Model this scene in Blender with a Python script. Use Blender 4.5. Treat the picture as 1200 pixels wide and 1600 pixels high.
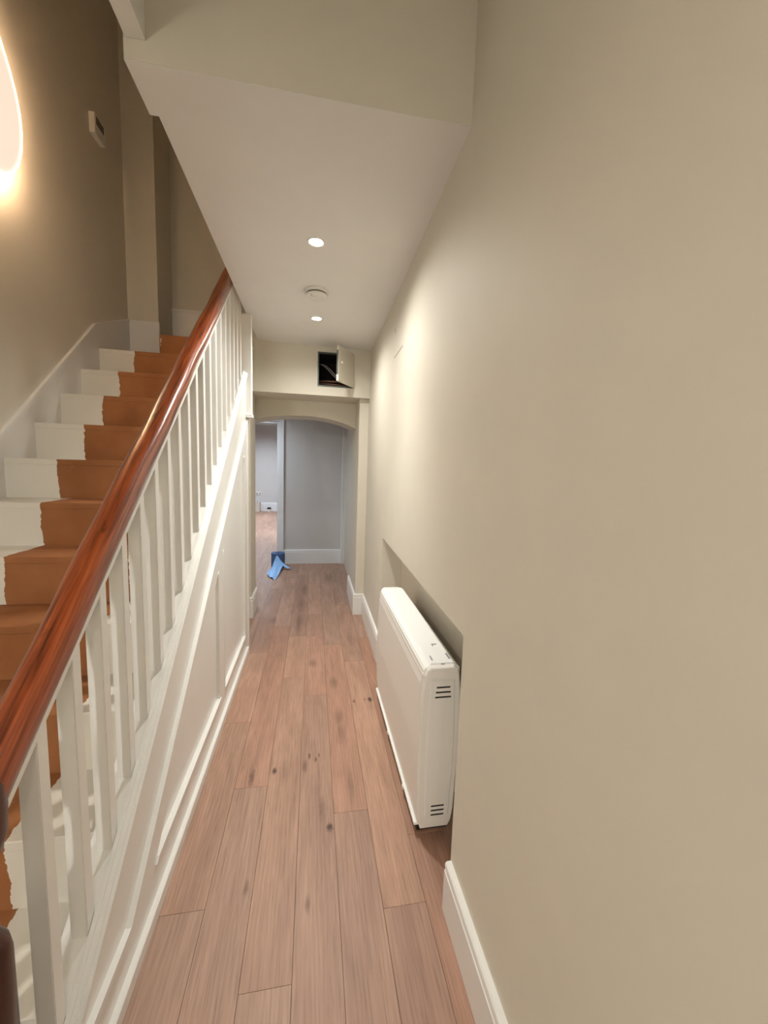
import bpy, bmesh, math, random
from mathutils import Vector, Matrix
random.seed(7)
for o in list(bpy.data.objects): bpy.data.objects.remove(o)
scene = bpy.context.scene
COL = scene.collection

# ------------------------------------------------------------------ camera
F_PX, YAW, PITCH, ROLL, CAM_H = 618.77, 0.179267, 0.111998, -0.0332246, 1.4
fw = Vector((math.sin(YAW)*math.cos(PITCH), math.cos(YAW)*math.cos(PITCH), -math.sin(PITCH)))
rt = Vector((math.cos(YAW), -math.sin(YAW), 0)); dn = fw.cross(rt)
r2 = math.cos(ROLL)*rt + math.sin(ROLL)*dn
d2 = -math.sin(ROLL)*rt + math.cos(ROLL)*dn
cd = bpy.data.cameras.new('camera'); cam = bpy.data.objects.new('camera', cd); COL.objects.link(cam)
cd.sensor_fit = 'HORIZONTAL'; cd.sensor_width = 36.0; cd.lens = F_PX/1200*36.0; cd.clip_start = 0.02
m = Matrix((r2, -d2, -fw)).transposed().to_4x4(); m.translation = (0, 0, CAM_H)
cam.matrix_world = m
scene.camera = cam

# ------------------------------------------------------------------ world, exposure
w = bpy.data.worlds.new('world'); scene.world = w; w.use_nodes = True
w.node_tree.nodes['Background'].inputs[0].default_value = (0.5, 0.48, 0.45, 1)
w.node_tree.nodes['Background'].inputs[1].default_value = 0.02
vs = scene.view_settings
vs.view_transform = 'Standard'; vs.look = 'None'; vs.gamma = 1.0; vs.use_curve_mapping = False
vs.exposure = 0.18

WARM = (1.0, 0.83, 0.64); NEUT = (1.0, 0.985, 0.93); COOL = (0.80, 0.90, 1.0)
P_DOWN, P_NEAR, P_FAR, P_ROOM, E_LAMP, P_CORE = 48.0, 100.0, 150.0, 350.0, 140.0, 40.0

# ------------------------------------------------------------------ materials
def nt(name):
    mt = bpy.data.materials.new(name); mt.use_nodes = True
    return mt, mt.node_tree.nodes, mt.node_tree.links, mt.node_tree.nodes['Principled BSDF']
def ramp(N, cols):
    r = N.new('ShaderNodeValToRGB'); e = r.color_ramp.elements
    while len(e) < len(cols): e.new(0.5)
    for i, (p, c) in enumerate(cols): e[i].position = p; e[i].color = (*c, 1)
    return r
def paint(name, col, rough=0.6, var=0.04, bump=0.02, scale=6, fine=220):
    mt, N, L, b = nt(name)
    tc = N.new('ShaderNodeNewGeometry')
    n = N.new('ShaderNodeTexNoise'); n.inputs['Scale'].default_value = scale; n.inputs['Detail'].default_value = 4
    L.new(tc.outputs['Position'], n.inputs['Vector'])
    r = ramp(N, [(0.3, tuple(c*(1-var) for c in col)), (0.7, tuple(min(1, c*(1+var)) for c in col))])
    L.new(n.outputs['Fac'], r.inputs[0]); L.new(r.outputs[0], b.inputs['Base Color'])
    n2 = N.new('ShaderNodeTexNoise'); n2.inputs['Scale'].default_value = fine
    L.new(tc.outputs['Position'], n2.inputs['Vector'])
    bp = N.new('ShaderNodeBump'); bp.inputs['Strength'].default_value = bump; bp.inputs['Distance'].default_value = 0.01
    L.new(n2.outputs['Fac'], bp.inputs['Height']); L.new(bp.outputs[0], b.inputs['Normal'])
    b.inputs['Roughness'].default_value = rough
    return mt
def plain(name, col, rough=0.5, metal=0.0, emit=None, strength=1.0):
    mt, N, L, b = nt(name)
    b.inputs['Base Color'].default_value = (*col, 1); b.inputs['Roughness'].default_value = rough
    b.inputs['Metallic'].default_value = metal
    if emit:
        b.inputs['Emission Color'].default_value = (*emit, 1); b.inputs['Emission Strength'].default_value = strength
    return mt

M = {}
M['wall'] = paint('cream_wall_paint', (0.68, 0.635, 0.54), 0.62, 0.015)
M['stairwall'] = M['wall']
M['ceil'] = paint('white_ceiling_paint', (0.80, 0.785, 0.755), 0.7, 0.012)
M['trim'] = paint('white_satin_paint', (0.82, 0.81, 0.78), 0.32, 0.012, 0.015)
M['greywall'] = paint('grey_wall_paint', (0.60, 0.585, 0.575), 0.6, 0.012)
M['coolwhite'] = paint('white_room_trim', (0.78, 0.79, 0.80), 0.4, 0.01)
M['heater'] = paint('heater_enamel', (0.80, 0.77, 0.72), 0.38, 0.008, 0.01)
M['heater_top'] = paint('heater_white_top', (0.86, 0.86, 0.83), 0.35, 0.005, 0.01)
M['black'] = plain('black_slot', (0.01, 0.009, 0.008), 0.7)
M['void'] = plain('cavity_shade_dark', (0.018, 0.014, 0.012), 0.9)  # near-black colour stands in for the unlit depth behind the hatch
M['grime'] = plain('subfloor', (0.09, 0.05, 0.03), 0.9)
M['plastic'] = paint('white_plastic', (0.76, 0.74, 0.69), 0.4, 0.005, 0.0)
M['darkring'] = plain('alarm_vent_gap', (0.16, 0.14, 0.12), 0.8)
M['bezel'] = plain('downlight_bezel', (0.85, 0.84, 0.8), 0.35)
M['lens'] = plain('downlight_lens', (1, 1, 1), 0.3, 0, (1.0, 0.93, 0.82), 25)
M['lens_cool'] = plain('cool_fill_lens', (1, 1, 1), 0.3, 0, COOL, 20)
M['lampglow'] = plain('lamp_glow', (0.35, 0.3, 0.25), 0.4, 0, (1.0, 0.80, 0.64), 0.82)
M['lamprim'] = plain('lamp_rim', (1, 0.95, 0.88), 0.4, 0, (1.0, 0.93, 0.80), 1.15)
M['lampback'] = plain('lamp_back_glow', (1, 0.9, 0.8), 0.5, 0, (1.0, 0.68, 0.42), E_LAMP)
M['screen'] = plain('thermostat_screen', (0.02, 0.018, 0.015), 0.25)
M['copper'] = plain('copper', (0.25, 0.13, 0.09), 0.5, 0.6)
M['cable'] = plain('white_cable', (0.6, 0.58, 0.55), 0.5)
M['metalframe'] = plain('hatch_steel_frame', (0.10, 0.11, 0.10), 0.45, 0.3)
M['bluepaper'] = paint('blue_paper', (0.07, 0.13, 0.27), 0.85, 0.12, 0.3, 30, 90)
M['bluesheet'] = paint('blue_paper_sheet', (0.34, 0.58, 0.95), 0.85, 0.05, 0.2, 20, 90)
M['card'] = plain('roll_core_card', (0.05, 0.07, 0.12), 0.9)
M['boxcream'] = paint('cream_card', (0.62, 0.55, 0.47), 0.8, 0.05)
M['mark'] = plain('grey_print', (0.25, 0.25, 0.24), 0.7)
M['crack'] = plain('crack_shadow', (0.12, 0.10, 0.08), 0.9)

def wood_floor():
    mt, N, L, b = nt('oak_plank')
    oi = N.new('ShaderNodeObjectInfo'); tc = N.new('ShaderNodeTexCoord'); ge = N.new('ShaderNodeNewGeometry')
    add = N.new('ShaderNodeVectorMath'); add.operation = 'ADD'
    cb = N.new('ShaderNodeCombineXYZ')
    mu = N.new('ShaderNodeMath'); mu.operation = 'MULTIPLY'; mu.inputs[1].default_value = 37.0
    L.new(oi.outputs['Random'], mu.inputs[0])
    for i in range(3): L.new(mu.outputs[0], cb.inputs[i])
    L.new(tc.outputs['Object'], add.inputs[0]); L.new(cb.outputs[0], add.inputs[1])
    def noise(sx, sy, scale, det, dist=0):
        mp = N.new('ShaderNodeMapping'); mp.inputs['Scale'].default_value = (sx, sy, 1)
        n = N.new('ShaderNodeTexNoise'); n.inputs['Scale'].default_value = scale; n.inputs['Detail'].default_value = det
        n.inputs['Distortion'].default_value = dist
        L.new(add.outputs[0], mp.inputs[0]); L.new(mp.outputs[0], n.inputs['Vector']); return n
    fine = noise(90, 4, 1.6, 6, 0.4); broad = noise(9, 1.1, 1.5, 3, 1.2); pore = noise(260, 9, 1.0, 2)
    # cathedral grain
    mp = N.new('ShaderNodeMapping'); mp.inputs['Scale'].default_value = (1, 0.10, 1)
    wv = N.new('ShaderNodeTexWave'); wv.wave_type = 'RINGS'; wv.rings_direction = 'Z'
    wv.inputs['Scale'].default_value = 22; wv.inputs['Distortion'].default_value = 7; wv.inputs['Detail'].default_value = 3
    wv.inputs['Detail Scale'].default_value = 1.2
    L.new(add.outputs[0], mp.inputs[0]); L.new(mp.outputs[0], wv.inputs['Vector'])
    rf = ramp(N, [(0.30, (0.88, 0.86, 0.85)), (0.62, (1.04, 1.04, 1.04))]); L.new(fine.outputs['Fac'], rf.inputs[0])
    rb = ramp(N, [(0.30, (0.82, 0.79, 0.78)), (0.7, (1.10, 1.09, 1.08))]); L.new(broad.outputs['Fac'], rb.inputs[0])
    rw = ramp(N, [(0.0, (0.93, 0.92, 0.91)), (0.6, (1.02, 1.02, 1.02))]); L.new(wv.outputs['Fac'], rw.inputs[0])
    rp = ramp(N, [(0.30, (0.80, 0.78, 0.76)), (0.45, (1, 1, 1))]); L.new(pore.outputs['Fac'], rp.inputs[0])
    cur = oi.outputs['Color']
    for r in (rf, rb, rw, rp):
        mx = N.new('ShaderNodeMix'); mx.data_type = 'RGBA'; mx.blend_type = 'MULTIPLY'; mx.inputs[0].default_value = 1
        L.new(cur, mx.inputs[6]); L.new(r.outputs[0], mx.inputs[7]); cur = mx.outputs[2]
    # knots at their places in the boards: x, y, half-width, half-length, strength
    KN = [(0.356,2.232,.013,.026,.95),(0.326,2.235,.006,.01,.7),(0.259,2.225,.009,.02,.6),(0.081,1.404,.013,.022,.92),(-0.157,1.726,.011,.02,.9),
          (-0.115,1.715,.022,.05,.25),(-0.253,1.70,.012,.055,.6),(0.0,1.80,.006,.02,.7),(0.03,1.775,.006,.018,.7),(0.045,1.80,.005,.016,.6),(-0.02,1.74,.01,.03,.5),
          (0.055,1.49,.012,.045,.4),(0.18,1.60,.01,.06,.35),(0.165,1.95,.02,.07,.35),(0.16,2.08,.018,.06,.35),(0.15,2.45,.02,.05,.4),(0.015,2.72,.02,.04,.45),(-0.11,3.45,.02,.20,.42),
          (-0.10,3.95,.025,.18,.4),(-0.08,4.4,.02,.16,.4),(-0.34,3.55,.025,.06,.35),(0.0,1.14,.006,.02,.5),(-0.2,1.22,.006,.02,.5),(0.21,4.9,.03,.12,.35),(0.31,3.1,.02,.09,.3)]
    wob = N.new('ShaderNodeTexNoise'); wob.inputs['Scale'].default_value = 60; wob.inputs['Detail'].default_value = 2
    L.new(ge.outputs['Position'], wob.inputs['Vector'])
    acc = None
    for (kx, ky, ax, ay, s) in KN:
        sb = N.new('ShaderNodeVectorMath'); sb.operation = 'SUBTRACT'; sb.inputs[1].default_value = (kx, ky, 0)
        L.new(ge.outputs['Position'], sb.inputs[0])
        ml = N.new('ShaderNodeVectorMath'); ml.operation = 'MULTIPLY'; ml.inputs[1].default_value = (1/ax, 1/ay, 0)
        L.new(sb.outputs[0], ml.inputs[0])
        ln = N.new('ShaderNodeVectorMath'); ln.operation = 'LENGTH'; L.new(ml.outputs[0], ln.inputs[0])
        ad = N.new('ShaderNodeMath'); ad.operation = 'ADD'; L.new(ln.outputs['Value'], ad.inputs[0])
        L.new(wob.outputs['Fac'], ad.inputs[1])
        mr = N.new('ShaderNodeMapRange'); mr.inputs[1].default_value = 0.9; mr.inputs[2].default_value = 1.75 if s > .5 else 2.3
        mr.inputs[3].default_value = s; mr.inputs[4].default_value = 0
        L.new(ad.outputs[0], mr.inputs[0])
        if acc is None: acc = mr.outputs[0]
        else:
            mxm = N.new('ShaderNodeMath'); mxm.operation = 'MAXIMUM'; L.new(acc, mxm.inputs[0]); L.new(mr.outputs[0], mxm.inputs[1]); acc = mxm.outputs[0]
    mk = N.new('ShaderNodeMix'); mk.data_type = 'RGBA'; L.new(acc, mk.inputs[0]); L.new(cur, mk.inputs[6]); mk.inputs[7].default_value = (0.055, 0.022, 0.014, 1)
    L.new(mk.outputs[2], b.inputs['Base Color'])
    b.inputs['Roughness'].default_value = 0.5
    bp = N.new('ShaderNodeBump'); bp.inputs['Strength'].default_value = 0.12; bp.inputs['Distance'].default_value = 0.003
    L.new(fine.outputs['Fac'], bp.inputs['Height']); L.new(bp.outputs[0], b.inputs['Normal'])
    return mt
M['plank'] = wood_floor()

def rail_wood():
    mt, N, L, b = nt('varnished_red_brown_wood')
    tc = N.new('ShaderNodeNewGeometry')
    rot = N.new('ShaderNodeMapping'); rot.inputs['Rotation'].default_value = (-math.atan(0.835), 0, 0)
    L.new(tc.outputs['Position'], rot.inputs[0])
    def noise(sc, scale, det, dist):
        mp = N.new('ShaderNodeMapping'); mp.inputs['Scale'].default_value = sc; L.new(rot.outputs[0], mp.inputs[0])
        n = N.new('ShaderNodeTexNoise'); n.inputs['Scale'].default_value = scale; n.inputs['Detail'].default_value = det; n.inputs['Distortion'].default_value = dist
        L.new(mp.outputs[0], n.inputs['Vector']); return n
    g = noise((50, 2.0, 50), 2.2, 6, 0.6); k = noise((26, 9, 26), 1.0, 3, 0.5)
    r = ramp(N, [(0.27, (0.045, 0.008, 0.003)), (0.48, (0.22, 0.042, 0.010)), (0.72, (0.42, 0.095, 0.022))]); L.new(g.outputs['Fac'], r.inputs[0])
    rk = ramp(N, [(0.22, (0.12, 0.08, 0.08)), (0.34, (1, 1, 1))]); L.new(k.outputs['Fac'], rk.inputs[0])
    mx = N.new('ShaderNodeMix'); mx.data_type = 'RGBA'; mx.blend_type = 'MULTIPLY'; mx.inputs[0].default_value = 1
    L.new(r.outputs[0], mx.inputs[6]); L.new(rk.outputs[0], mx.inputs[7]); L.new(mx.outputs[2], b.inputs['Base Color'])
    b.inputs['Roughness'].default_value = 0.3; b.inputs['Coat Weight'].default_value = 0.6; b.inputs['Coat Roughness'].default_value = 0.18
    bp = N.new('ShaderNodeBump'); bp.inputs['Strength'].default_value = 0.25; bp.inputs['Distance'].default_value = 0.004
    L.new(k.outputs['Fac'], bp.inputs['Height']); L.new(bp.outputs[0], b.inputs['Normal'])
    return mt
M['rail'] = rail_wood()
M['newel'] = plain('dark_newel_wood', (0.045, 0.010, 0.005), 0.3)

def step_paint():
    # white gloss at both ends of each step, bare brown boards where a runner lay; object colour r,g = edges of the bare strip
    mt, N, L, b = nt('part_painted_step')
    ge = N.new('ShaderNodeNewGeometry'); sp = N.new('ShaderNodeSeparateXYZ'); L.new(ge.outputs['Position'], sp.inputs[0])
    oi = N.new('ShaderNodeObjectInfo'); sc = N.new('ShaderNodeSeparateColor'); L.new(oi.outputs['Color'], sc.inputs[0])
    def noise(scale, det):
        n = N.new('ShaderNodeTexNoise'); n.inputs['Scale'].default_value = scale; n.inputs['Detail'].default_value = det
        L.new(ge.outputs['Position'], n.inputs['Vector']); return n
    def mth(op, a, bb):
        q = N.new('ShaderNodeMath'); q.operation = op
        for i, v in enumerate((a, bb)):
            if isinstance(v, (int, float)): q.inputs[i].default_value = v
            else: L.new(v, q.inputs[i])
        return q.outputs[0]
    e1 = noise(7, 1); e2 = noise(45, 3)
    wob = mth('ADD', mth('MULTIPLY', mth('SUBTRACT', e1.outputs['Fac'], 0.5), 0.04), mth('MULTIPLY', mth('SUBTRACT', e2.outputs['Fac'], 0.5), 0.022))
    x = mth('ADD', sp.outputs['X'], wob)
    left = mth('SUBTRACT', mth('MULTIPLY', sc.outputs[0], -1.0), 0.5)     # -(r) - .5
    right = mth('SUBTRACT', mth('MULTIPLY', sc.outputs[1], -1.0), 0.0)    # -(g)
    bare = mth('MULTIPLY', mth('GREATER_THAN', x, left), mth('LESS_THAN', x, right))
    nb = noise(5, 4)
    rb = ramp(N, [(0.3, (0.27, 0.098, 0.028)), (0.7, (0.36, 0.145, 0.05))]); L.new(nb.outputs['Fac'], rb.inputs[0])
    sps = noise(38, 2); rs = ramp(N, [(0.72, (0, 0, 0)), (0.78, (0.35, 0.35, 0.35))]); L.new(sps.outputs['Fac'], rs.inputs[0])
    dm = N.new('ShaderNodeMix'); dm.data_type = 'RGBA'; L.new(rs.outputs[0], dm.inputs[0]); L.new(rb.outputs[0], dm.inputs[6]); dm.inputs[7].default_value = (0.45, 0.30, 0.2, 1)
    mx = N.new('ShaderNodeMix'); mx.data_type = 'RGBA'; L.new(bare, mx.inputs[0]); mx.inputs[6].default_value = (0.78, 0.74, 0.66, 1); L.new(dm.outputs[2], mx.inputs[7])
    L.new(mx.outputs[2], b.inputs['Base Color'])
    rr = N.new('ShaderNodeMapRange'); L.new(bare, rr.inputs[0]); rr.inputs[3].default_value = 0.35; rr.inputs[4].default_value = 0.8
    L.new(rr.outputs[0], b.inputs['Roughness'])
    return mt
M['step'] = step_paint()

# ------------------------------------------------------------------ mesh helpers
def link(name, bm, mat, parent=None, smooth=False, label=None, cat=None, kind=None, group=None):
    bmesh.ops.recalc_face_normals(bm, faces=bm.faces)
    me = bpy.data.meshes.new(name); bm.to_mesh(me); bm.free()
    if smooth:
        for p in me.polygons: p.use_smooth = True
    mats = mat if isinstance(mat, (list, tuple)) else [mat]
    for mm in mats: me.materials.append(mm)
    o = bpy.data.objects.new(name, me); COL.objects.link(o)
    if parent: o.parent = parent
    return tag(o, label, cat, kind, group)
def tag(o, label=None, cat=None, kind=None, group=None):
    for k, v in (('label', label), ('category', cat), ('kind', kind), ('group', group)):
        if v: o[k] = v
    return o
def empty(name, loc, label=None, cat=None, kind=None, group=None):
    o = bpy.data.objects.new(name, None); COL.objects.link(o); o.location = loc; o.empty_display_size = 0.1
    bpy.context.view_layer.update()
    return tag(o, label, cat, kind, group)
def adopt(o, root):
    """parent o to root keeping its world place (root has only a translation)"""
    o.parent = root; o.matrix_parent_inverse = Matrix.Translation(-Vector(root.location))
    return o
def box(bm, x0, x1, y0, y1, z0, z1, bevel=0.0, seg=1):
    vs_ = [bm.verts.new((x, y, z)) for z in (z0, z1) for (x, y) in ((x0, y0), (x1, y0), (x1, y1), (x0, y1))]
    fs = [bm.faces.new([vs_[i] for i in q]) for q in ((3,2,1,0),(4,5,6,7),(0,1,5,4),(1,2,6,5),(2,3,7,6),(3,0,4,7))]
    if bevel:
        es = list({e for f in fs for e in f.edges})
        bmesh.ops.bevel(bm, geom=es, offset=bevel, segments=seg, affect='EDGES', profile=0.5)
    return bm
def prism_z(bm, pts, z0, z1):
    a = [bm.verts.new((x, y, z0)) for x, y in pts]; b = [bm.verts.new((x, y, z1)) for x, y in pts]
    n = len(pts); bm.faces.new(a[::-1]); bm.faces.new(b)
    for i in range(n): bm.faces.new((a[i], a[(i+1) % n], b[(i+1) % n], b[i]))
    return bm
def prism_x(bm, pts, x0, x1):
    """pts in (y,z)"""
    a = [bm.verts.new((x0, y, z)) for y, z in pts]; b = [bm.verts.new((x1, y, z)) for y, z in pts]
    n = len(pts); bm.faces.new(a); bm.faces.new(b[::-1])
    for i in range(n): bm.faces.new((b[i], b[(i+1) % n], a[(i+1) % n], a[i]))
    return bm
def prism_y(bm, pts, y0, y1):
    """pts in (x,z)"""
    a = [bm.verts.new((x, y0, z)) for x, z in pts]; b = [bm.verts.new((x, y1, z)) for x, z in pts]
    n = len(pts); bm.faces.new(a); bm.faces.new(b[::-1])
    for i in range(n): bm.faces.new((b[i], b[(i+1) % n], a[(i+1) % n], a[i]))
    return bm
def sweep(bm, rings, closed_ends=True):
    vv = [[bm.verts.new(p) for p in ring] for ring in rings]
    n = len(vv[0])
    for a, b in zip(vv, vv[1:]):
        for i in range(n): bm.faces.new((a[i], a[(i+1) % n], b[(i+1) % n], b[i]))
    if closed_ends: bm.faces.new(vv[0][::-1]); bm.faces.new(vv[-1])
    return bm
def lathe(bm, prof, c, seg=32):
    """prof (r,z) around vertical axis at c"""
    rings = []
    for r, z in prof:
        rings.append([bm.verts.new((c[0]+r*math.cos(2*math.pi*i/seg), c[1]+r*math.sin(2*math.pi*i/seg), c[2]+z)) for i in range(seg)])
    for a, b in zip(rings, rings[1:]):
        for i in range(seg): bm.faces.new((a[i], a[(i+1) % seg], b[(i+1) % seg], b[i]))
    bm.faces.new(rings[0][::-1]); bm.faces.new(rings[-1])
    return bm
def tube(bm, pts, r, seg=10):
    rings = []
    pts = [Vector(p) for p in pts]
    for i, p in enumerate(pts):
        t = (pts[min(i+1, len(pts)-1)] - pts[max(i-1, 0)]).normalized()
        u = t.cross(Vector((0, 0, 1)));  u = u.normalized() if u.length > 1e-4 else Vector((1, 0, 0))
        v = t.cross(u)
        rings.append([p + r*(math.cos(2*math.pi*k/seg)*u + math.sin(2*math.pi*k/seg)*v) for k in range(seg)])
    return sweep(bm, rings)
NB = bmesh.new

# ------------------------------------------------------------------ floor with planks
floor = link('floor', box(NB(), -4.2, 1.5, -3.6, 12.3, -0.12, -0.016), M['grime'], kind='structure')
SEAM0, PITCHX = -0.457, 0.1391
J = {0: [-0.4, 1.172, 2.105, 2.916, 4.505], 1: [-1.0, 0.35, 1.645, 3.42, 4.9], 2: [-0.7, 0.945, 2.543, 3.185, 5.02], 3: [-1.1, 0.6, 2.316, 3.17, 3.668, 4.66],
     4: [-0.2, 1.464, 3.0, 4.2, 5.5], 5: [-0.6, 1.091, 2.72, 3.9, 5.3], 6: [0.2, 1.33, 3.1, 4.7], 7: [-0.3, 1.2, 2.9, 4.4]}
TONE = {(0,1.172): (1.0,.97,.93), (0,2.105): (1.16,1.10,1.03), (0,2.916): (.90,.86,.85), (0,-0.4): (.95,.96,.95), (1,0.35): (.96,.96,.95), (1,1.645): (1.02,.93,.88),
        (2,-0.7): (.97,.99,.97), (2,0.945): (1.02,.99,.95), (2,2.543): (1.13,1.07,1.0), (2,3.185): (.95,.91,.89), (3,0.6): (.96,.94,.92), (3,2.316): (1.06,.97,.92), (3,3.17): (.99,.94,.9),
        (3,3.668): (1.06,1.02,.98), (4,-0.2): (.95,.93,.92), (4,1.464): (1.04,.94,.88), (5,-0.6): (.93,.90,.88), (5,1.091): (1.08,1.03,.96), (6,0.2): (.97,.88,.82), (6,1.33): (.95,.84,.76)}
BASEC = (0.41, 0.262, 0.196)
def plank(x0, x1, y0, y1, tone):
    g = 0.0004; cx, cy = (x0+x1)/2, (y0+y1)/2
    bm = box(NB(), x0-cx+g, x1-cx-g, y0-cy+g, y1-cy-g, -0.016, 0.0)
    top = [e for e in bm.edges if all(abs(v.co.z) < 1e-6 for v in e.verts)]
    bmesh.ops.bevel(bm, geom=top, offset=0.0006, segments=1, affect='EDGES')
    o = link('plank', bm, M['plank'], floor); o.location = (cx, cy, 0)
    o.color = (BASEC[0]*tone[0], BASEC[1]*tone[1], BASEC[2]*tone[2], 1)
for k in range(-12, 9):
    x0, x1 = SEAM0 + k*PITCHX, SEAM0 + (k+1)*PITCHX
    if 0 <= k <= 7: js = J[k] + [js_ for js_ in (J[k][-1]+1.5, J[k][-1]+3.1, J[k][-1]+4.6, J[k][-1]+6.2) if js_ < 11.6] + [12.1]
    else:
        js = [(3.0 if k == -1 else 3.9) if k < 0 else -0.5]; y = js[0] + random.uniform(.5, 1.6)
        while y < 11.5: js.append(y); y += random.uniform(1.1, 2.0)
        js.append(12.1)
    for a, b in zip(js, js[1:]):
        if k >= 3 and a > 5.7: continue
        t = TONE.get((k, a))
        if t is None:
            s = random.uniform(.9, 1.06); q = random.uniform(.95, 1.0); t = (s, s*q, s*q*q)
        plank(x0, x1, a, b, t)

# ------------------------------------------------------------------ walls, ceilings
XR = [(-3.5, 0.443), (1.07, 0.447), (2.69, 0.483), (3.66, 0.487)]     # right wall line (y, x)
NZ = 0.91
bm = NB()
prism_z(bm, [(XR[0][1], -3.5), (XR[1][1], 1.07), (.78, 1.07), (.78, -3.5)], -0.02, 3.1)
prism_z(bm, [(XR[1][1], 1.07), (XR[2][1], 2.69), (.78, 2.69), (.78, 1.07)], NZ, 3.1)
prism_z(bm, [(.625, 1.07), (.625, 2.69), (.78, 2.69), (.78, 1.07)], -0.02, NZ)
prism_z(bm, [(XR[2][1], 2.69), (XR[3][1], 3.66), (.78, 3.66), (.78, 2.69)], -0.02, 3.1)
wall_right = link('wall_right', bm, M['wall'], kind='structure')
# straight crack and a nick in the plaster
def wx(y): return XR[1][1] + (XR[2][1]-XR[1][1])*(y-1.07)/(2.69-1.07)
bm = NB(); prism_z(bm, [(wx(2.2)-.0012, 2.2), (wx(2.457)-.0012, 2.457), (wx(2.457)+.01, 2.457), (wx(2.2)+.01, 2.2)], 2.0615, 2.0645)
link('crack', bm, M['crack'], wall_right)
bm = NB(); box(bm, wx(2.45)-.001, wx(2.45)+.01, 2.445, 2.452, 2.212, 2.232)
link('plaster_nick', bm, M['crack'], wall_right)

# corridor ceiling is a dropped slab; its near face is the bulkhead
CZ = 2.415
link('wall_bulkhead', box(NB(), -.49, .46, 1.2395, 1.241, CZ+.0015, 3.1), M['wall'], kind='structure')
bm = prism_z(NB(), [(-.49, 1.241), (.46, 1.241), (.50, 3.58), (-.465, 3.58), (-.465, 1.405), (-.49, 1.405)], CZ, 3.1)
ceiling = link('ceiling', bm, M['ceil'], kind='structure')
bm = box(NB(), -.437, .5, -.3, 1.245, 2.97, 3.1); box(bm, -1.6, .5, -3.5, -.3, 2.97, 3.1)
link('ceiling_upper', bm, M['ceil'], kind='structure')
link('wall_stair_front', box(NB(), -1.6, -.437, -.4, -.3, 3.1, 5.1), M['stairwall'], kind='structure')
# wall above the stair opening, its foot a white trimmer
bm = box(NB(), -.485, -.437, -.3, 1.239, 2.466, 5.1)
link('wall_stair_right', bm, M['trim'], kind='structure')
link('wall_stair_right_upper', box(NB(), -.485, -.437, 1.245, 4.15, 3.1, 5.1), M['stairwall'], kind='structure')
bm = prism_z(NB(), [(-1.5, -3.5), (-1.5, 4.15), (-1.7, 4.15), (-1.7, -3.5)], -0.02, 5.1)
link('wall_left', bm, M['stairwall'], kind='structure')
link('wall_behind', box(NB(), -1.7, .78, -3.65, -3.5, -0.02, 3.1), M['wall'], kind='structure')
link('ceiling_stair', box(NB(), -1.7, -.437, -.4, 4.15, 5.1, 5.2), M['ceil'], kind='structure')
# column and wall at the stair head
bm = box(NB(), -1.52, -1.271, 3.70, 4.07, 2.0, 5.1)
link('wall_stair_column', bm, M['stairwall'], kind='structure')
link('wall_stair_end', box(NB(), -1.3, -.437, 4.05, 4.15, 2.62, 5.1), M['stairwall'], kind='structure')
# under-landing closure between the panelling and the pier
link('wall_left_pier_return', box(NB(), -.62, -.56, 3.02, 3.64, -0.02, CZ), M['wall'], kind='structure')

# beam over the arch with the hatch opening
HX0, HX1, HZ0, HZ1, BY = 0.028, 0.328, 2.081, 2.366, 3.575
bm = NB()
box(bm, -.6, .78, BY, 3.95, 2.004, HZ0); box(bm, -.6, HX0, BY, 3.95, HZ0, HZ1); box(bm, HX1, .78, BY, 3.95, HZ0, HZ1); box(bm, -.6, .78, BY, 3.95, HZ1, 2.6)
link('wall_beam', bm, M['wall'], kind='structure')
# arch wall with its two piers
bm = NB()
box(bm, .405, .78, 3.636, 4.28, -0.02, 2.004); box(bm, -.9, -.54, 3.636, 3.93, -0.02, 2.004)
AR = [(-.9, 1.76), (-.7, 1.785), (-.6, 1.80), (-.54, 1.812), (-.45, 1.836), (-.36, 1.850), (-.27, 1.859), (-.18, 1.864), (-.09, 1.867), (0, 1.865), (.09, 1.856), (.18, 1.841), (.27, 1.820), (.34, 1.797), (.405, 1.770)]
prism_y(bm, AR + [(.405, 2.004), (-.9, 2.004)], 3.95, 4.28)
box(bm, -.9, .78, 3.95, 4.28, 2.004, 2.6)
link('wall_arch', bm, M['wall'], kind='structure')
# far lobby
link('wall_far', box(NB(), -.455, .9, 5.66, 5.80, -0.02, 2.6), M['greywall'], kind='structure')
bm = box(NB(), -1.25, -.455, 5.66, 5.80, 1.985, 2.6); box(bm, -2.2, -1.25, 5.66, 5.80, -0.02, 2.6)
link('wall_far_left', bm, M['greywall'], kind='structure')
link('wall_lobby_right', box(NB(), .452, .9, 4.28, 5.66, -0.02, 2.6), M['wall'], kind='structure')
bm = box(NB(), -2.2, -2.1, 4.15, 5.66, -0.02, 2.6); box(bm, -2.2, -.9, 4.16, 4.2, -.02, 2.6)
link('wall_lobby_left', bm, M['greywall'], kind='structure')
link('ceiling_lobby', box(NB(), -2.2, .9, 4.28, 5.80, 2.45, 2.6), M['ceil'], kind='structure')
link('ceiling_lobby_left', box(NB(), -2.2, -.9, 4.2, 4.28, 2.45, 2.6), M['ceil'], kind='structure')
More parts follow.
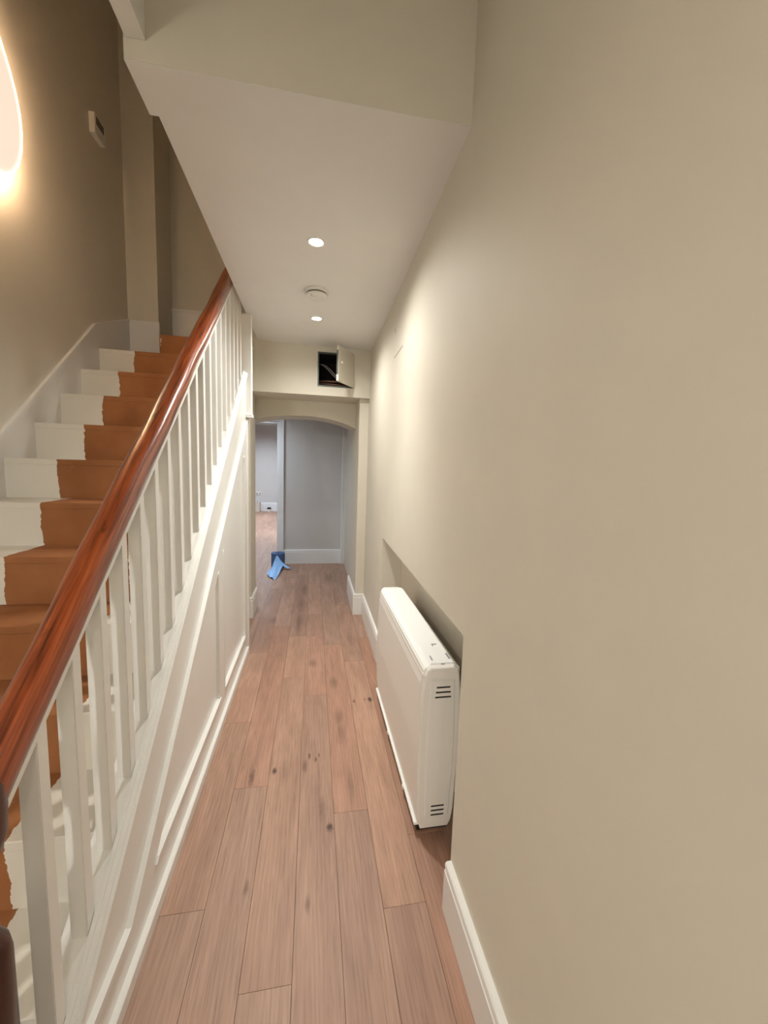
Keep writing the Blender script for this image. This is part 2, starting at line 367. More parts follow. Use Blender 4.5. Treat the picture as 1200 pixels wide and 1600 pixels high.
# far room
link('wall_room_back', box(NB(), -4.2, 1.5, 12.1, 12.25, -0.02, 2.7), M['greywall'], kind='structure')
link('wall_room_left', box(NB(), -4.2, -4.05, 5.8, 12.1, -0.02, 2.7), M['greywall'], kind='structure')
link('wall_room_right', box(NB(), 1.35, 1.5, 5.8, 12.1, -0.02, 2.7), M['greywall'], kind='structure')
bm = box(NB(), -4.2, -2.2, 5.66, 5.8, -0.02, 2.7); box(bm, .9, 1.5, 5.66, 5.8, -0.02, 2.7)
link('wall_room_front', bm, M['greywall'], kind='structure')
link('ceiling_room', box(NB(), -4.2, 1.5, 5.8, 12.1, 2.6, 2.7), M['ceil'], kind='structure')

# ------------------------------------------------------------------ baseboards
def baseboard(name, a, b, side, h=0.195, mat='trim', t=0.02, ea=0, eb=0):
    """moulded board along the floor from a to b (x,y); side=+1 projects to the left of a->b"""
    a = Vector((*a, 0)); b = Vector((*b, 0)); d = (b-a).normalized(); n = Vector((-d.y, d.x, 0))*side
    prof = [(0, 0), (t, 0), (t, h-.030), (t-.003, h-.026), (t-.003, h-.020), (t-.001, h-.014), (t-.003, h-.005), (t-.008, h), (0, h)]
    rings = []
    for p, s in ((a, ea), (b, eb)):
        rings.append([p + n*o + d*(s*o) + Vector((0, 0, z)) for o, z in prof])
    return link(name, sweep(NB(), rings), M[mat], kind='structure')
baseboard('baseboard_right_near', (.4435, -3.5), (.447, 1.064), 1, 0.168, t=.022)
baseboard('baseboard_right_far', (.4825, 2.672), (.487, 3.616), 1, 0.197)
baseboard('baseboard_pier_right_front', (.487, 3.636), (.405, 3.636), 1, 0.2, eb=1)
baseboard('baseboard_pier_right_side', (.405, 3.636), (.405, 4.28), 1, 0.2, ea=-1)
baseboard('baseboard_pier_left_front', (-.54, 3.636), (-.60, 3.636), 1, 0.19, ea=-1)
baseboard('baseboard_pier_left_side', (-.54, 3.93), (-.54, 3.636), 1, 0.19, eb=1)
baseboard('baseboard_far', (.452, 5.66), (-.40, 5.66), 1, 0.2, 'coolwhite')
baseboard('baseboard_room', (1.35, 12.1), (-4.05, 12.1), 1, 0.25, 'coolwhite')

# far doorway: lining and architrave
door1 = empty('door_1', (-.455, 5.66, 0), kind='structure')
def dpart(name, bm, mat='coolwhite'): return adopt(link(name, bm, M[mat]), door1)
bm = box(NB(), -.462, -.405, 5.635, 5.66, 0, 2.035); box(bm, -.405-.012, -.400, 5.628, 5.66, 0, 2.038); dpart('architrave', bm)
bm = box(NB(), -1.31, -.405, 5.636, 5.66, 1.978, 2.033); box(bm, -1.31, -.402, 5.629, 5.66, 2.024, 2.04); dpart('architrave_head', bm)
dpart('architrave', box(NB(), -1.31, -1.255, 5.636, 5.66, 0, 1.978))
dpart('door_lining', box(NB(), -.49, -.455, 5.655, 5.82, 0, 1.985))
bm = box(NB(), -1.25, -.49, 5.655, 5.82, 1.945, 1.985); box(bm, -1.25, -.49, 5.72, 5.74, 1.925, 1.945); dpart('door_lining_head', bm)
# architrave of a doorway beside the far wall, right
bm = box(NB(), .405, .452, 5.61, 5.66, 0, 2.45)
box(bm, .40, .412, 5.60, 5.66, 0, 2.45)
link('trim_1', bm, M['coolwhite'], kind='structure')

# ------------------------------------------------------------------ staircase
G, RISE, Y0, Z0, S = 0.237, 0.194, 0.821, 0.223, 0.82
stairs = empty('staircase', (-.98, .66, 0), 'white painted staircase with bare brown strip up its steps, rising on the left', 'staircase')
XL, XS = -1.486, -.505
bare_l = {10: 1.266, 9: 1.268, 8: 1.26, 7: 1.252, 6: 1.256, 5: 1.20, 4: 1.20, 3: 1.22, 2: 1.21, 1: 1.2, 0: 1.2, 11: 1.45}
bare_r = {k: 0.745 + 0.02*math.sin(k*2.3) for k in range(12)}
def lw(y): return XL
for k in range(12):
    yk, zk = Y0 + G*k, Z0 + RISE*k
    yb = yk + G + .006 if k < 11 else 3.945
    xl = lw(yk) - .004
    if k == 11: xl = -1.176
    bm = box(NB(), xl, XS, yk, yb, zk-.028, zk, 0.0025, 2)
    if k == 10: box(bm, xl, -1.172, yb, 3.70, zk-.028, zk)
    if k == 11: box(bm, -1.27, -.905, 3.945, 4.05, zk-.028, zk); box(bm, -1.176, -1.170, yk, 3.945, zk-RISE, zk-.028)
    o = adopt(link('tread', bm, M['step']), stairs); o.color = (bare_l[k]-.5, bare_r[k], 0, 1)
    zb = zk-RISE if k else 0.0
    bm = box(NB(), lw(yk)-.004 if k < 11 else -1.176, XS, yk+.0015, yk+.0215, zb, zk-.028)
    o = adopt(link('riser', bm, M['step']), stairs); o.color = (bare_l[k]-.5 if k < 11 else 1.168-.5, bare_r[k], 0, 1)
# wall string, its top edge capped
def ws(y): return 1.493 + 0.888*(y-2.227)
def skew_board(name, ya, yb, xa, xb, za0, za1, zb0, zb1, t, mat, root):
    bm = NB()
    q = [(xa, ya), (xb, yb)]
    vs0 = [bm.verts.new(p) for p in ((xa, ya, za0), (xb, yb, zb0), (xb, yb, zb1), (xa, ya, za1))]
    vs1 = [bm.verts.new(p) for p in ((xa+t, ya, za0), (xb+t, yb, zb0), (xb+t, yb, zb1), (xa+t, ya, za1))]
    bm.faces.new(vs0); bm.faces.new(vs1[::-1])
    for i in range(4): bm.faces.new((vs0[i], vs0[(i+1) % 4], vs1[(i+1) % 4], vs1[i]))
    return adopt(link(name, bm, M[mat]), root)
WY = [(1.0, -1.5, ws(1.0)), (1.9, -1.5, ws(1.9)), (3.15, -1.5, ws(3.15)), (3.69, -1.5, 2.53)]
for (ya, xa, za), (yb, xb, zb) in zip(WY, WY[1:]):
    skew_board('wall_string', ya, yb, xa, xb, max(0, za-.62), za-.012, zb-.62, zb-.012, .013, 'trim', stairs)
    skew_board('string_capping', ya, yb, xa, xb, za-.026, za, zb-.026, zb, .019, 'trim', stairs)
# outer string: cap that carries the balusters, flat board below
def cz(y): return -0.405 + S*y
YA, YE = 0.50, 3.02
adopt(link('string_capping', prism_x(NB(), [(YA+.03, max(0, cz(YA+.03)-.028)), (YE, cz(YE)-.028), (YE, cz(YE)), (YA, cz(YA))], -.545, -.466), M['trim']), stairs)
adopt(link('string_bead', prism_x(NB(), [(YA+.04, cz(YA+.04)-.026), (YE, cz(YE)-.026), (YE, cz(YE)-.006), (YA+.04, cz(YA+.04)-.006)], -.467, -.457), M['trim']), stairs)
adopt(link('string_bead', prism_x(NB(), [(YA+.03, cz(YA+.03)), (YE, cz(YE)), (YE, cz(YE)+.007), (YA+.03, cz(YA+.03)+.007)], -.488, -.478), M['trim']), stairs)
def lz(y): return 0.158 if y < 1.012 else 0.158 + 0.778*(y-1.012)
adopt(link('outer_string', prism_x(NB(), [(.56, .02), (1.012, .1), (YE, lz(YE)-.03), (YE, cz(YE)-.02), (.56, cz(.56)-.02)], -.50, -.470), M['trim']), stairs)
# balusters
def rb(y): return 0.851 + 0.835*(y-.715)          # underside of the handrail fillet line
i = -1
while True:
    yc = 0.900 + 0.1178*i
    if yc > 3.0: break
    bm = NB(); hx, hy = .0175, .0155
    prof = [(-.507-hx, yc-hy), (-.507+hx, yc-hy), (-.507+hx, yc+hy), (-.507-hx, yc+hy)]
    a = [bm.verts.new((x, y, cz(y)-.002)) for x, y in prof]; b = [bm.verts.new((x, y, rb(y)-.004)) for x, y in prof]
    bm.faces.new(a[::-1]); bm.faces.new(b)
    sides = [bm.faces.new((a[j], a[(j+1) % 4], b[(j+1) % 4], b[j])) for j in range(4)]
    ve = [e for e in bm.edges if abs(e.verts[0].co.x-e.verts[1].co.x) < 1e-6 and abs(e.verts[0].co.y-e.verts[1].co.y) < 1e-6]
    bmesh.ops.bevel(bm, geom=ve, offset=.0018, segments=2, affect='EDGES')
    adopt(link('baluster', bm, M['trim']), stairs); i += 1
# handrail: rounded section swept up the rake, with a white fillet under it
ang = math.atan(.835); un = Vector((0, -math.sin(ang), math.cos(ang)))
SEC = []
for j in range(28):
    t = 2*math.pi*j/28; c_, s_ = math.cos(t), math.sin(t)
    ex = 0.75
    SEC.append((math.copysign(abs(c_)**ex, c_)*.034, math.copysign(abs(s_)**ex, s_)*.031))
rings = []
ys = [0.655 + (3.35-.655)*q/60 for q in range(61)]
for y in ys:
    wob = .0018*math.sin(y*9.1) + .0012*math.sin(y*23)
    c = Vector((-.513+wob, y, rb(y))) + un*(.031 + .004)
    rings.append([c + Vector((1, 0, 0))*(u*(1+.02*math.sin(y*13))) + un*v for u, v in SEC])
adopt(link('handrail', sweep(NB(), rings), M['rail'], smooth=True, label='varnished red-brown wooden handrail'), stairs)
adopt(link('handrail_fillet', prism_x(NB(), [(.69, rb(.69)-.008), (3.35, rb(3.35)-.008), (3.35, rb(3.35)+.008), (.69, rb(.69)+.008)], -.531, -.487), M['trim']), stairs)
# newel post
NX, NY = -.522, .648
prof = [(.046, 0), (.046, .585), (.043, .605), (.030, .63), (.026, .66), (.026, .72), (.032, .755), (.044, .775), (.051, .80), (.052, .84), (.050, .875), (.040, .90), (.02, .915), (.003, .918)]
adopt(link('newel_post', lathe(NB(), prof, (NX, NY, 0), 28), M['newel'], smooth=True, label='dark brown turned newel post'), stairs)
# white base board round the column foot
bm = box(NB(), -1.49, -1.262, 3.686, 3.705, 2.15, 2.525, 0.003)
link('baseboard_stair_column', bm, M['trim'], kind='structure')
bm = box(NB(), -1.271, -.905, 4.035, 4.055, 2.36, 2.745); box(bm, -1.271, -.905, 4.026, 4.055, 2.735, 2.758); box(bm, -.905, -.5, 4.035, 4.055, 2.61, 2.745); box(bm, -.905, -.5, 4.026, 4.055, 2.735, 2.758)
link('baseboard_stair_end', bm, M['trim'], kind='structure')

# ------------------------------------------------------------------ panelling below the stair
pan = None
def pp(name, bm, mat='trim'):
    o = link(name, bm, M[mat]); o.parent = pan
    return o
pan = adopt(link('spandrel_panelling', prism_x(NB(), [(.56, 0), (2.99, 0), (2.99, lz(2.99)+.02), (1.012, .16), (.56, .16)], -.50, -.482), M['trim']), stairs)
pan['label'] = 'white panelled boarding below the stair string'
XF0, XF1 = -.484, -.468
pp('bottom_rail', prism_x(NB(), [(.56, .03), (2.99, .03), (2.99, .152), (.56, .152)], XF0, XF1))
pp('raking_rail', prism_x(NB(), [(.98, .152), (1.20, .152), (2.09, .845), (2.19, .923), (2.87, 1.45), (2.99, 1.543), (2.99, lz(2.99)), (1.012, lz(1.012))], XF0, XF1))
pp('stile', prism_x(NB(), [(2.09, .152), (2.19, .152), (2.19, .923), (2.09, .845)], XF0, XF1))
pp('stile', prism_x(NB(), [(2.87, .152), (2.99, .152), (2.99, 1.543), (2.87, 1.45)], XF0, XF1))
def bead(pts, x1=-.461, name='panel_bead'):
    pp(name, prism_x(NB(), pts, XF0, x1))
bead([(1.20, .150), (2.09, .150), (2.09, .163), (1.217, .163)])
bead([(2.19, .150), (2.87, .150), (2.87, .163), (2.19, .163)])
bead([(2.075, .163), (2.09, .163), (2.09, .845), (2.075, .833)], -.466)
bead([(2.19, .163), (2.205, .163), (2.205, .935), (2.19, .923)], -.466)
bead([(2.855, .163), (2.87, .163), (2.87, 1.45), (2.855, 1.438)], -.464)
bead([(.56, .158), (1.012, .158), (1.007, .176), (.56, .176)], -.454, 'string_moulding')
bead([(1.012, .158), (2.99, lz(2.99)), (2.99, lz(2.99)+.022), (1.007, .176)], -.454, 'string_moulding')
bm = box(NB(), -.484, -.451, .50, 2.945, 0, .046, .003); pp('plinth', bm)
pp('corner_post', box(NB(), -.50, -.462, 2.985, 3.03, 0, 1.74, .003))
pp('corner_post', box(NB(), -.50, -.431, 2.965, 3.015, 1.735, CZ, .003))
pp('post_stop', box(NB(), -.47, -.424, 2.95, 3.02, 1.715, 1.742, .004))

# ------------------------------------------------------------------ storage heater in its niche
HY0, HY1, HXF, HXB, HB, HT = 1.305, 2.285, .400, .548, .045, .682
heat = empty('storage_heater', (.475, 1.8, 0), 'white slim electric storage heater standing in the low wall recess', 'heater')
def hp(name, bm, mat='heater', parent=None, smooth=False):
    o = link(name, bm, M[mat], smooth=smooth)
    if parent:
        o.parent = parent; o.matrix_parent_inverse = parent.matrix_parent_inverse @ Matrix.Identity(4)
        o.matrix_parent_inverse = Matrix.Identity(4)
    else: adopt(o, heat)
    return o
hp('body', box(NB(), HXF+.006, HXB-.004, HY0+.022, HY1-.022, HB+.01, HT-.012, .006, 2))
hp('front_panel', prism_y(NB(), [(HXF+.014, HB+.004), (HXF+.004, HB+.05), (HXF-.003, HB+.30), (HXF+.001, HT-.075), (HXF+.008, HT-.03), (HXF+.02, HT-.03), (HXF+.02, HB+.004)], HY0+.033, HY1-.033))
hp('bottom_lip', box(NB(), HXF-.004, HXF+.03, HY0+.02, HY1-.02, HB-.002, HB+.008), 'heater_top')
hp('top_panel', prism_y(NB(), [(HXF+.004, HT-.034), (HXF+.012, HT-.008), (HXF+.026, HT), (HXB-.014, HT), (HXB-.004, HT-.008), (HXB-.004, HT-.034)], HY0+.018, HY1-.018), 'heater_top')
def cap_outline(ins=0.0):
    pts = [(.016, 0), (.006, .03), (.001, .08), (-.004, .25), (-.002, .45), (.003, .56), (.010, .615), (.018, .634), (.030, .642),
           (.118, .642), (.132, .634), (.140, .612), (.147, .55), (.150, .42), (.149, .25), (.143, .07), (.136, .022), (.124, 0)]
    cx, cz_ = .074, .32
    return [(HXF + cx + (x-cx)*(1-ins/.075), HB-.004 + cz_ + (z-cz_)*(1-ins/.32)) for x, z in pts]
def end_cap(y_out, y_in):
    s = 1 if y_in > y_out else -1
    rings = []
    for ins, yy in ((.0, y_in), (.0, y_out+s*.006), (.002, y_out+s*.002), (.006, y_out)):
        rings.append([Vector((x, yy, z)) for x, z in cap_outline(ins)])
    # recessed field
    fl = [(HXF+.030, HB+.045), (HXF+.124, HB+.045), (HXF+.132, HB+.25), (HXF+.131, HB+.42), (HXF+.122, HB+.595), (HXF+.030, HB+.595), (HXF+.022, HB+.42), (HXF+.022, HB+.25)]
    c = hp('end_cap', sweep(NB(), rings))
    return c, fl
cap, fl = end_cap(HY0, HY0+.03)
def child(name, bm, mat, parent): 
    o = link(name, bm, M[mat]); o.parent = parent; o.matrix_parent_inverse = (Matrix.Translation(-Vector(heat.location))).inverted() @ Matrix.Translation(-Vector(heat.location))
    return o
bm = NB()                                                     # raised field of the end cap
a = [bm.verts.new((x, HY0+.002, z)) for x, z in fl]
cxm = sum(p[0] for p in fl)/8; czm = sum(p[1] for p in fl)/8
b = [bm.verts.new((cxm+(x-cxm)*.90, HY0-.005, czm+(z-czm)*.98)) for x, z in fl]
bm.faces.new(b)
for j in range(8): bm.faces.new((a[j], a[(j+1) % 8], b[(j+1) % 8], b[j]))
child('end_cap_field', bm, 'heater', cap)
for zz, tilt in ((HB+.566, 0), (HB+.547, 0), (HB+.528, 0), (HB+.092, 0), (HB+.074, 0), (HB+.056, 0)):
    top = zz > .4
    wv_ = .026 if not top else .0265 + (HB+.566-zz)*.12
    xm = HXF+.078
    bm = box(NB(), xm-wv_, xm+wv_, HY0-.0057, HY0-.003, zz-.0036, zz+.0036, .0012)
    child('vent_slot', bm, 'black', cap)
end_cap(HY1, HY1-.03)
# control flap on the top near end with its printed marks
flap = hp('control_flap', box(NB(), HXF+.034, HXB-.018, HY0+.028, HY0+.20, HT-.002, HT+.006, .003, 2), 'heater_top')
for (x0, x1, y0, y1) in ((HXF+.046, HXF+.051, HY0+.050, HY0+.085), (HXB-.034, HXB-.027, HY0+.055, HY0+.10), (HXF+.088, HXF+.105, HY0+.178, HY0+.186), (HXF+.084, HXF+.088, HY0+.165, HY0+.186)):
    child('printed_mark', box(NB(), x0, x1, y0, y1, HT+.0055, HT+.0066), 'mark', flap)
child('flap_catch', box(NB(), HXF+.075, HXF+.088, HY0+.024, HY0+.030, HT-.001, HT+.003), 'mark', flap)
for yy in (HY0+.12, HY0+.42, HY1-.2):
    hp('foot', box(NB(), HXF+.02, HXB-.02, yy, yy+.05, 0.0, HB+.012, .003), 'black')
hp('gap_shade_block', box(NB(), HXF+.012, HXB-.012, HY0+.035, HY1-.03, .004, HB+.006), 'black')  # black block added as the shade in the gap under the heater
for yy in (HY0+.20, HY0+.55):
    hp('clip', box(NB(), HXF-.007, HXF+.01, yy, yy+.018, HB-.012, HB+.004, .002), 'heater_top')

# ------------------------------------------------------------------ ceiling fittings
def spot(name, loc, power, col, size, blend, parent, radius=.03, rot=(0, 0, 0)):
    ld = bpy.data.lights.new(name, 'SPOT'); ld.energy = power; ld.color = col; ld.spot_size = math.radians(size); ld.spot_blend = blend
    ld.shadow_soft_size = radius
    o = bpy.data.objects.new(name, ld); COL.objects.link(o); o.location = loc; o.rotation_euler = rot
    if parent: adopt(o, parent)
    return o
def downlight(x, y, z, label, power, col, size=165, lens='lens', r=.041, group=None, blend=1.0, core=0, soft=.03):
    root = empty('downlight', (x, y, z), label, 'ceiling light', group=group)
    bm = NB(); seg = 36
    prof = [(r*.72, -.001), (r*.80, -.004), (r*.95, -.006), (r, -.003), (r, .0)]
    rings = []
    for rr, zz in prof:
        rings.append([bm.verts.new((x+rr*math.cos(2*math.pi*q/seg), y+rr*math.sin(2*math.pi*q/seg), z+zz)) for q in range(seg)])
    for a, b in zip(rings, rings[1:]):
        for q in range(seg): bm.faces.new((a[q], a[(q+1) % seg], b[(q+1) % seg], b[q]))
    adopt(link('bezel', bm, M['bezel'], smooth=True), root)
    adopt(link('lens', lathe(NB(), [(r*.70, -.0005), (r*.76, -.002), (r*.5, -.0035), (.002, -.004)], (x, y, z), 32), M[lens], smooth=True), root)
    spot('lamp', (x, y, z-.012), power, col, size, blend, root, soft)
    if core: spot('lamp_core', (x, y, z-.012), core, col, 84, 1.0, root, soft)
    return root
downlight(0.0, 1.968, CZ, 'round white recessed downlight shining in the ceiling, nearer than the smoke alarm', P_DOWN, NEUT, core=P_CORE)
downlight(0.01, 2.932, CZ, 'round white recessed downlight shining beyond the smoke alarm, nearer the arch', P_DOWN, NEUT, core=P_CORE*.15)
# added fill lamps for the hall, the lobby and the far room, out of view
downlight(.2, -1.1, 2.97, 'added unseen fill downlight in the high hall ceiling behind the viewer', P_DOWN*.75, NEUT)  # unseen downlight added to brighten the baluster fronts
PX, PY = -1.0, -1.9
pend = empty('fill_pendant', (PX, PY, 1.95), 'added unseen fill pendant with white cone shade, hanging in the hall before the stair foot, behind the viewer', 'fill lamp')  # unseen pendant added as front fill; its shade keeps light off the bulkhead
bm = NB(); rings = []
for r, z in ((.222, 2.015), (.215, 2.03), (.12, 2.17), (.05, 2.25), (.047, 2.247), (.117, 2.166), (.212, 2.026), (.219, 2.013)):
    rings.append([(PX+r*math.cos(2*math.pi*q/40), PY+r*math.sin(2*math.pi*q/40), z) for q in range(40)])
adopt(link('shade', sweep(bm, rings+[rings[0]], False), M['plastic'], smooth=True), pend)
adopt(link('lampholder', lathe(NB(), [(.02, 2.08), (.024, 2.10), (.024, 2.20), (.052, 2.24), (.052, 2.255), (.01, 2.27)], (PX, PY, 0), 24), M['plastic']), pend)
adopt(link('cord', tube(NB(), [(PX, PY, 2.26), (PX, PY, 2.97)], .003, 8), M['cable']), pend)
adopt(link('ceiling_rose', lathe(NB(), [(.045, 0), (.045, -.02), (.01, -.035)], (PX, PY, 2.97), 24), M['plastic']), pend)
ld = bpy.data.lights.new('fill_bulb', 'POINT'); ld.energy = P_NEAR; ld.color = NEUT; ld.shadow_soft_size = .07
o = bpy.data.objects.new('fill_bulb', ld); COL.objects.link(o); o.location = (PX, PY, 2.005); adopt(o, pend)
downlight(-1.0, 5.0, 2.45, 'added unseen cool fill downlight in the lobby ceiling beyond the arch', P_FAR, COOL, 150, 'lens_cool', soft=.22)  # unseen lamp added in place of cool daylight in the lobby
for (x, y, wh) in ((-1.3, 10.6, 'nearest the far room back wall'), (-2.9, 8.6, 'at the left of the far room ceiling'), (-.6, 8.2, 'in the far room ceiling nearest the doorway')):
    downlight(x, y, 2.6, 'added unseen cool fill downlight '+wh, P_ROOM, COOL, 160, 'lens_cool', group='added far room fill lights', soft=.1)  # unseen lamps added in place of daylight in the far room
# smoke alarm
al = empty('smoke_alarm', (.007, 2.49, CZ), 'round white smoke alarm on the ceiling between the two downlights', 'smoke alarm')
c = (.007, 2.49, CZ)
adopt(link('base', lathe(NB(), [(.070, 0), (.072, -.004), (.071, -.013), (.066, -.016)], c, 48), M['plastic'], smooth=False), al)
adopt(link('vent_gap', lathe(NB(), [(.058, -.015), (.058, -.024)], c, 48), M['darkring']), al)
cv = adopt(link('cover', lathe(NB(), [(.060, -.022), (.0635, -.025), (.062, -.034), (.055, -.039), (.03, -.041), (.002, -.0415)], c, 48), M['plastic'], smooth=True), al)
adopt(link('test_button', lathe(NB(), [(.011, -.040), (.011, -.043), (.002, -.0435)], (c[0]-.022, c[1]-.02, c[2]), 20), M['plastic']), al)
adopt(link('indicator', lathe(NB(), [(.003, -.038), (.003, -.0415), (.001, -.042)], (c[0]-.03, c[1]-.042, c[2]), 10), M['darkring']), al)

# ------------------------------------------------------------------ access hatch
hat = empty('access_hatch', ((HX0+HX1)/2, BY, HZ0), 'square access hatch in the beam with its small door open on dark cavity', 'access hatch')
bm = NB(); t = .009
for (x0, x1, z0, z1) in ((HX0-.002, HX0+t, HZ0-.002, HZ1+.002), (HX1-t, HX1+.002, HZ0-.002, HZ1+.002), (HX0+t, HX1-t, HZ0-.002, HZ0+t), (HX0+t, HX1-t, HZ1-t, HZ1+.002)):
    box(bm, x0, x1, BY-.003, BY+.03, z0, z1)
adopt(link('frame', bm, M['metalframe']), hat)
bm = NB()
x0, x1, z0, z1, yb = HX0+.001, HX1-.001, HZ0+.001, HZ1-.001, 3.93
for q in (((x0, yb, z0), (x1, yb, z0), (x1, yb, z1), (x0, yb, z1)), ((x0, BY+.03, z0), (x0, yb, z0), (x0, yb, z1), (x0, BY+.03, z1)), ((x1, BY+.03, z0), (x1, yb, z0), (x1, yb, z1), (x1, BY+.03, z1)),
          ((x0, BY+.03, z0), (x1, BY+.03, z0), (x1, yb, z0), (x0, yb, z0)), ((x0, BY+.03, z1), (x1, BY+.03, z1), (x1, yb, z1), (x0, yb, z1))):
    bm.faces.new([bm.verts.new(p) for p in q])
adopt(link('cavity_shade_lining', bm, M['void']), hat)
# door leaf hinged on the right, swung towards the viewer
HL = HX1-HX0-.012
bm = box(NB(), -HL, 0, -.018, 0.0, -.001, HZ1-HZ0-.006, .002)
leaf = link('door', bm, M['wall']); leaf.parent = hat
ang_d = math.radians(58)
leaf.location = (HX1-.002-(HX0+HX1)/2, -.004, .004); leaf.rotation_euler = (0, 0, ang_d)
o = link('lock', lathe(NB(), [(.010, 0), (.010, .006), (.006, .012), (.002, .012)], (0, 0, 0), 18), M['plastic'], smooth=True)
o.parent = leaf; o.location = (-HL+.055, -.018, .155); o.rotation_euler = (math.radians(90), 0, 0)
o = link('hinge_leaf', box(NB(), -HL-.002, -HL+.001, -.016, -.002, .05, .24), M['metalframe']); o.parent = leaf
for k_, (za, zb_, xa) in enumerate(((2.125, 2.118, .03), (2.146, 2.152, .035))):
    tag(link('copper_pipe', tube(NB(), [(xa+.005, 3.70, za), (.18, 3.69, (za+zb_)/2), (.315, 3.70, zb_)], .009, 12), M['copper'], smooth=True),
        ('lower' if k_ == 0 else 'upper')+' copper pipe lying inside the open ceiling hatch', 'pipe', group='pipes in the hatch')
for k_, dx in enumerate((0, .022)):
    tag(link('cable', tube(NB(), [(.042+dx, 3.72, 2.30), (.075+dx, 3.70, 2.285), (.115+dx, 3.68, 2.25), (.16+dx, 3.66, 2.20), (.21+dx, 3.66, 2.16)], .0028, 8), M['cable'], smooth=True),
        ('lower left' if k_ == 0 else 'upper right')+' of two thin white cables hanging in the open hatch', 'cable', group='cables in the hatch')

# ------------------------------------------------------------------ wall lamp and thermostat
lamp = empty('wall_lamp', (-1.5, 2.27, 2.68), 'glowing teardrop shaped wall lamp on the stairwell wall at left', 'wall lamp')
LC = 2.215
def lo(s, grow=0.0):
    out = []
    half = [(0, 2.672), (.075, 2.690), (.13, 2.735), (.172, 2.80), (.196, 2.875), (.206, 2.955), (.200, 3.04), (.180, 3.12), (.15, 3.19), (.115, 3.25), (.07, 3.32), (.03, 3.37), (0, 3.39)]
    pts = [(LC+a, z) for a, z in half] + [(LC-a, z) for a, z in half[-2:0:-1]]
    cz_ = 2.98
    return [(LC+(y-LC)*s, cz_+(z-cz_)*s) for y, z in pts]
rings = [[Vector((x, y, z)) for y, z in lo(s)] for x, s in ((-1.436, .97), (-1.430, .975), (-1.422, .95), (-1.414, .8), (-1.409, .5), (-1.407, .1))]
adopt(link('shade', sweep(NB(), rings), M['lampglow'], smooth=True), lamp)
rings = [[Vector((x, y, z)) for y, z in lo(s)] for x, s in ((-1.434, .978), (-1.430, 1.0), (-1.422, 1.0), (-1.418, .972), (-1.426, .965), (-1.434, .978))]
adopt(link('rim', sweep(NB(), rings, False), M['lamprim'], smooth=True), lamp)
bm = NB(); oa = [bm.verts.new((-1.438, y, z)) for y, z in lo(.84)]; ob = [bm.verts.new((-1.438, y, z)) for y, z in lo(.5)]
for q in range(len(oa)): bm.faces.new((oa[q], oa[(q+1) % len(oa)], ob[(q+1) % len(oa)], ob[q]))
adopt(link('light_strip', bm, M['lampback']), lamp)
adopt(link('backplate', box(NB(), -1.5, -1.437, 2.17, 2.36, 2.85, 3.10, .004), M['plastic']), lamp)
th = empty('thermostat', (-1.46, 3.28, 3.57), 'small thermostat box with dark screen, high on the stairwell wall', 'thermostat')
def lwx(y): return -1.5
TX = lwx(3.3)
adopt(link('housing', prism_z(NB(), [(lwx(3.225), 3.225), (lwx(3.225)+.034, 3.225), (lwx(3.36)+.034, 3.36), (lwx(3.36), 3.36)], 3.565, 3.69), M['plastic']), th)
adopt(link('screen', prism_z(NB(), [(lwx(3.245)+.032, 3.245), (lwx(3.245)+.0352, 3.245), (lwx(3.345)+.0352, 3.345), (lwx(3.345)+.032, 3.345)], 3.63, 3.68), M['screen']), th)

# ------------------------------------------------------------------ far things: paper roll, sheet, box, socket, pot
roll = empty('paper_roll', (-.457, 5.46, 0), 'blue centrefeed paper roll standing on the floor by the far doorway', 'paper roll')
bm = NB(); seg = 40; rings = []
for r, z in ((.022, .004), (.088, .001), (.090, .006), (.090, .196), (.088, .2), (.024, .2), (.022, .198), (.022, .05)):
    rings.append([(-.457+r*math.cos(2*math.pi*q/seg), 5.46+r*math.sin(2*math.pi*q/seg), z) for q in range(seg)])
sweep(bm, rings, False); adopt(link('roll_body', bm, M['bluepaper'], smooth=False), roll)
adopt(link('core', lathe(NB(), [(.022, .05), (.022, .17)], (-.457, 5.46, 0), 20), M['card']), roll)
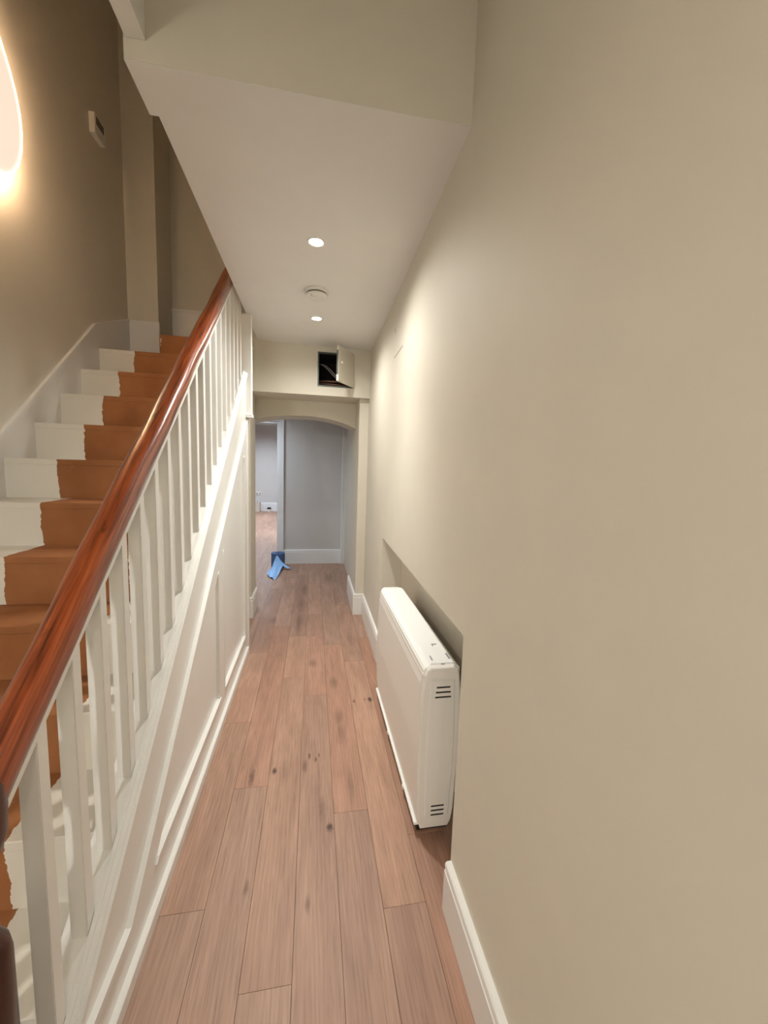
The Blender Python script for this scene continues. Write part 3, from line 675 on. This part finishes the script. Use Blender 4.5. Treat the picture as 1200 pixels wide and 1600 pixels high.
# loose end: wraps off the roll and falls onto the floor
bm = NB(); cols = 9
def sheet(rows):
    vv = [[bm.verts.new(p) for p in row] for row in rows]
    for a, b in zip(vv, vv[1:]):
        for q in range(len(a)-1): bm.faces.new((a[q], a[q+1], b[q+1], b[q]))
def lerp(a, b, t): return tuple(a[i]+(b[i]-a[i])*t for i in range(3))
L0 = [(-.47, 5.366, .175), (-.50, 5.35, .10), (-.52, 5.30, .045), (-.545, 5.20, .02), (-.555, 5.06, .012), (-.548, 5.01, .010)]
L1 = [(-.455, 5.366, .172), (-.41, 5.345, .09), (-.38, 5.32, .035), (-.40, 5.20, .022), (-.41, 5.02, .016), (-.44, 4.80, .006)]
rows = []
for a, b in zip(L0, L1): rows.append([Vector(lerp(a, b, t/8)) + Vector((0, 0, .010*math.sin(t*1.3+a[1]*9)*(1 if a[2] < .05 else .3) + .006)) for t in range(9)])
sheet(rows)
L0 = [(-.45, 5.366, .165), (-.40, 5.34, .07), (-.36, 5.30, .03)]; L1 = [(-.43, 5.37, .10), (-.33, 5.36, .03), (-.25, 5.28, .012)]
rows = [[Vector(lerp(a, b, t/6)) + Vector((0, 0, .008*math.sin(t*1.9)+.006)) for t in range(7)] for a, b in zip(L0, L1)]
sheet(rows)
lo_ = adopt(link('loose_sheet', bm, M['bluesheet']), roll)
md = lo_.modifiers.new('thick', 'SOLIDIFY'); md.thickness = .002

cb = empty('cardboard_box', (-1.6, 11.95, 0), 'small cream carton on the floor against the far room wall', 'box')
adopt(link('carton', box(NB(), -1.69, -1.51, 11.86, 12.06, 0, .27, .004), M['boxcream']), cb)
bm = box(NB(), -1.695, -1.60, 11.855, 12.06, .27, .278); box(bm, -1.598, -1.505, 11.855, 12.06, .27, .276); adopt(link('flap', bm, M['boxcream']), cb)
so = empty('power_socket', (-1.57, 12.1, .47), 'white double power socket on the far room wall above the carton', 'socket')
adopt(link('faceplate', box(NB(), -1.65, -1.495, 12.086, 12.1, .475, .575, .003), M['plastic']), so)
for dx in (-.04, .04):
    adopt(link('outlet', box(NB(), -1.5725+dx-.022, -1.5725+dx+.022, 12.083, 12.087, .50, .535), M['mark']), so)
pt = empty('paint_pot', (-1.26, 11.95, 0), 'small white pot with black lid by the far room skirting', 'pot')
adopt(link('pot', lathe(NB(), [(.052, 0), (.056, .005), (.058, .075), (.055, .078)], (-1.26, 11.98, 0), 24), M['plastic']), pt)
adopt(link('lid', lathe(NB(), [(.060, .076), (.060, .10), (.045, .122), (.01, .126)], (-1.26, 11.98, 0), 24), M['black']), pt)
